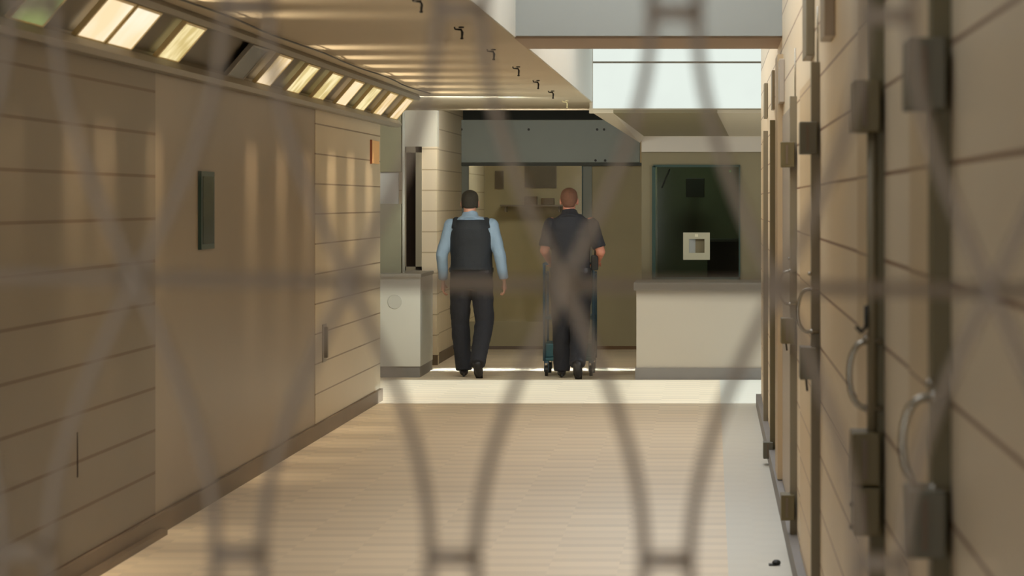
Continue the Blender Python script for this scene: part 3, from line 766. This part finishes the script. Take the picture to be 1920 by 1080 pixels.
    # shoes
    for leg in (j['legL'], j['legR']):
        hp, kn, an, toe = leg
        a = W(an); tt = W(toe); dd = (tt - a); dh = V(dd.x, dd.y, 0).normalized()
        bm = bmesh.new()
        heel = a + V(0, 0, -.045) - dd.normalized() * .045
        low = V(0, 0, -.0)
        atube(bm, [heel, a + (tt - a) * .25 + V(0, 0, -.035), a + (tt - a) * .65 + V(0, 0, -.012), tt, tt + dd.normalized() * .03], [.034, .040, .042, .038, .022], 16)
        atube(bm, [a + V(0, 0, .03), a + V(0, 0, -.04)], [.045, .042], 16)
        o = remeshed('shoe', bm, M_shoe, t, .007, 3)
        bm = bmesh.new()
        atube(bm, [heel + V(0, 0, -.026), a + (tt - a) * .6 + V(0, 0, -.045), tt + dd.normalized() * .03 + V(0, 0, -.02)], [.034, .040, .030], 16, flat=(1, .25) if False else (1, .3))
        finish('sole', bm, M_black, o)
    for fn in j.get('extra', []): fn(t, B)
    return t

def torso_rings(w=1.0, d=1.0, belly=0.0, k=1.0):
    return [(z * k, 0, cy, rx * w, ry * d) for z, cy, rx, ry in (
        (.80, 0, .125, .085), (.86, 0, .165, .11), (.92, 0, .172, .118), (.98, 0.0, .168, .115 + belly), (1.04, .005, .163, .110 + belly), (1.12, .005, .163, .108 + belly * .7),
        (1.20, .0, .172, .110), (1.28, -.005, .182, .112), (1.35, -.01, .184, .108), (1.40, -.012, .168, .095), (1.44, -.014, .125, .078), (1.47, -.014, .085, .062))]

def hair1(bm, c):
    aball(bm, c + V(0, -.006, .048), (.078, .092, .070), 24)
    aball(bm, c + V(0, -.018, .022), (.080, .096, .092), 24)
    for s in (-1, 1): aball(bm, c + V(s * .066, -.016, -.004), (.013, .046, .05), 14)
    aball(bm, c + V(0, -.055, -.02), (.064, .048, .042), 16)
def hair2(bm, c):
    aball(bm, c + V(0, -.004, .050), (.076, .090, .067), 24)
    aball(bm, c + V(0, -.018, .024), (.0795, .094, .090), 24)
    aball(bm, c + V(0, -.05, -.02), (.062, .052, .06), 16)

t1 = torso_rings(1.06, 1.1, .015)
def collar(t, B):
    pass
man1 = make_person('person', (PX(884, 29.25), 29.25, 0), 'man walking away in light blue shirt, black vest and dark trousers', dict(
    head=(-.015, .02, 1.595), neck=(-.01, .0, 1.475), torso=t1, belt=.98,
    armL=((-.185, -.01, 1.385), (-.268, -.03, 1.12), (-.262, .06, .885), (-.02, .10, -1)),
    armR=((.185, -.01, 1.385), (.262, -.06, 1.12), (.30, -.02, .89), (.05, .05, -1)),
    legL=((-.095, 0, .86), (-.112, .10, .50), (-.075, .07, .095), (-.085, .20, .04)),
    legR=((.095, 0, .86), (.118, .02, .49), (.072, -.27, .165), (.085, -.20, .045)),
    curl=.45, grip=False, skin=M_skin1, hair=M_hair1, hairf=hair1, shirt=M_shirt, short=False, vest=True, vest_z=(.97, 1.45), vest_k={1.35: .90, 1.40: .84, 1.28: .96, 1.44: .95}))

def radio(t, B):
    o = box('radio_pouch', B.x + .185, B.x + .25, B.y - .03, B.y + .05, .98, 1.12, M_black, t, bevel=.012)
    tube('antenna', [(B.x + .22, B.y + .01, 1.12), (B.x + .222, B.y + .01, 1.2)], .005, M_black, o)
def epaulette(t, B):
    for s in (-1, 1):
        box('shoulder_strap', B.x + s * .15 - .045, B.x + s * .15 + .045, B.y - .035, B.y + .015, 1.462, 1.472, mat('strap_gold' if s < 0 else 'strap_black', srgb(120, 104, 50) if s < 0 else srgb(50, 50, 54), .7), t, bevel=.003)
man2 = make_person('person', (PX(1070, 29.1), 29.1, 0), 'man with cropped ginger hair in black short-sleeved shirt pushing a blue cart', dict(
    head=(-.015, .02, 1.615), neck=(-.01, .0, 1.495), torso=[(z + (.02 if z > .98 else 0), a, b, c, d) for z, a, b, c, d in torso_rings(1.0, 1.0, .0)], belt=.98,
    armL=((-.18, -.01, 1.405), (-.235, -.05, 1.16), (-.20, .21, 1.055), (.05, 1, -.15)),
    armR=((.185, -.01, 1.405), (.275, -.05, 1.15), (.235, .21, 1.055), (-.05, 1, -.15)),
    legL=((-.09, 0, .86), (-.085, .08, .49), (-.085, .10, .095), (-.095, .23, .04)),
    legR=((.09, 0, .86), (.085, .04, .49), (.07, -.25, .17), (.078, -.19, .045)),
    curl=.75, grip=True, fwd=V(0, 0, 1) if False else None, skin=M_skin2, hair=M_hair2, hairf=hair2, shirt=M_bshirt, short=True, extra=[radio]))

# blue wheeled cart pushed by the second man
M_cart = mat('cart_blue', srgb(62, 92, 112), .5, var=.06)
M_cartt = mat('cart_tub', srgb(52, 96, 104), .5, var=.06)
cxm = PX(1068, 29.6)
cart = empty('cart', (cxm, 29.75, 0), 'blue wheeled cart with upright side frames in front of ginger-haired man', 'cart')
cy0, cy1 = 29.42, 30.05
for s in (-1, 1):
    x = cxm + s * .225
    tube('upright', [(x, cy0, .14), (x, cy0, 1.0), (x, cy0 - .03, 1.035)], .013, M_cart, cart)
    tube('upright', [(x, cy1, .14), (x, cy1, .95)], .013, M_cart, cart)
    tube('side_rail', [(x, cy0, .93), (x, cy1, .93)], .011, M_cart, cart)
tube('handle', [(cxm - .225, cy0 - .03, 1.035), (cxm + .225, cy0 - .03, 1.035)], .013, M_cart, cart)
box('shelf', cxm - .22, cxm + .22, cy0, cy1, .14, .17, M_cartt, cart, bevel=.006)
box('shelf', cxm - .22, cxm + .22, cy0, cy1, .52, .55, M_cartt, cart, bevel=.006)
box('tub', cxm - .235, cxm + .235, cy0 + .02, cy1, .17, .30, M_cartt, cart, bevel=.012)
for sx in (-1, 1):
    for y in (cy0 + .02, cy1 - .02):
        x = cxm + sx * .205
        bm = bmesh.new(); atube(bm, [(x - .014, y, .05), (x + .014, y, .05)], .05, 18); w = finish('wheel', bm, M_black, cart, smooth=False)
        bm = bmesh.new(); abox(bm, x - .022, x - .017, y - .02, y + .02, .04, .14); abox(bm, x + .017, x + .022, y - .02, y + .02, .04, .14); abox(bm, x - .022, x + .022, y - .02, y + .02, .12, .14)
        finish('castor_fork', bm, M_cart, w)

# ------------------------------------------------------------------ light
w = bpy.data.worlds.new('World'); scene.world = w; w.use_nodes = True
w.node_tree.nodes['Background'].inputs[0].default_value = (.9, .95, 1, 1); w.node_tree.nodes['Background'].inputs[1].default_value = 2.0
MATS['skylight_opal'].node_tree.nodes['Emission'].inputs['Strength'].default_value = 3.2
sd = bpy.data.lights.new('sun', 'SUN'); sd.energy = 6.6; sd.angle = math.radians(1.0); sd.color = (.80, .93, 1.0)
so = bpy.data.objects.new('sun', sd); COL.objects.link(so)
dirv = Vector((-math.cos(math.radians(23)), 0, -math.sin(math.radians(23))))
so.rotation_euler = dirv.to_track_quat('-Z', 'Y').to_euler()
def area(name, loc, dr, sx, sy, e, col, spread=180):
    ld = bpy.data.lights.new(name, 'AREA'); ld.shape = 'RECTANGLE'; ld.size = sx; ld.size_y = sy; ld.energy = e; ld.color = col; ld.spread = math.radians(spread)
    o = bpy.data.objects.new(name, ld); COL.objects.link(o); o.location = loc; o.rotation_euler = Vector(dr).to_track_quat('-Z', 'Y').to_euler()
area('recess_fill', (-1.8, 30.9, 2.46), (0, .75, -.65), 1.2, .2, 22, (1, .93, .80))  # added without a fixture to lift the dark recess
area('crossing_fill', (-2.2, 27.2, 2.43), (-.15, .8, -.5), 1.2, .2, 27, (.96, 1, .93))  # added fill that brightens the plaster wall and pier
area('stripe_fill', (-1.75, 30.5, 2.47), (0, 0, -1), 1.9, .12, 6, (1, .98, .92), 16)  # added narrow light that brightens the painted sun stripe
area('room_fill', (-1.6, 36.0, 2.95), (0, .3, -1), 1.2, .6, 34, (1, .92, .76))  # fill added out of view for the room behind the glass
area('booth_fill', (-.1, 31.7, 2.5), (0, .2, -1), .6, .3, 13, (.9, 1, .82))  # fill added out of view so the booth interior shows

# ------------------------------------------------------------------ camera
cd = bpy.data.cameras.new('Camera'); cam = bpy.data.objects.new('Camera', cd); COL.objects.link(cam)
cam.location = (0, 0, EYE); cam.rotation_euler = (math.pi / 2, 0, 0)
cd.sensor_width = 36; cd.lens = F / 1920 * 36
cd.shift_x = -(VX - 960) / 1920; cd.shift_y = -(540 - VY) / 1920
cd.clip_start = .05; cd.clip_end = 200
cd.dof.use_dof = True; cd.dof.focus_distance = 27; cd.dof.aperture_fstop = 7.8
scene.camera = cam
scene.view_settings.view_transform = 'Standard'; scene.view_settings.look = 'None'
scene.view_settings.exposure = 0.12; scene.view_settings.gamma = 1; scene.view_settings.use_curve_mapping = False
scene.cycles.max_bounces = 10; scene.cycles.diffuse_bounces = 6; scene.cycles.transparent_max_bounces = 12
scene.cycles.use_denoising = True
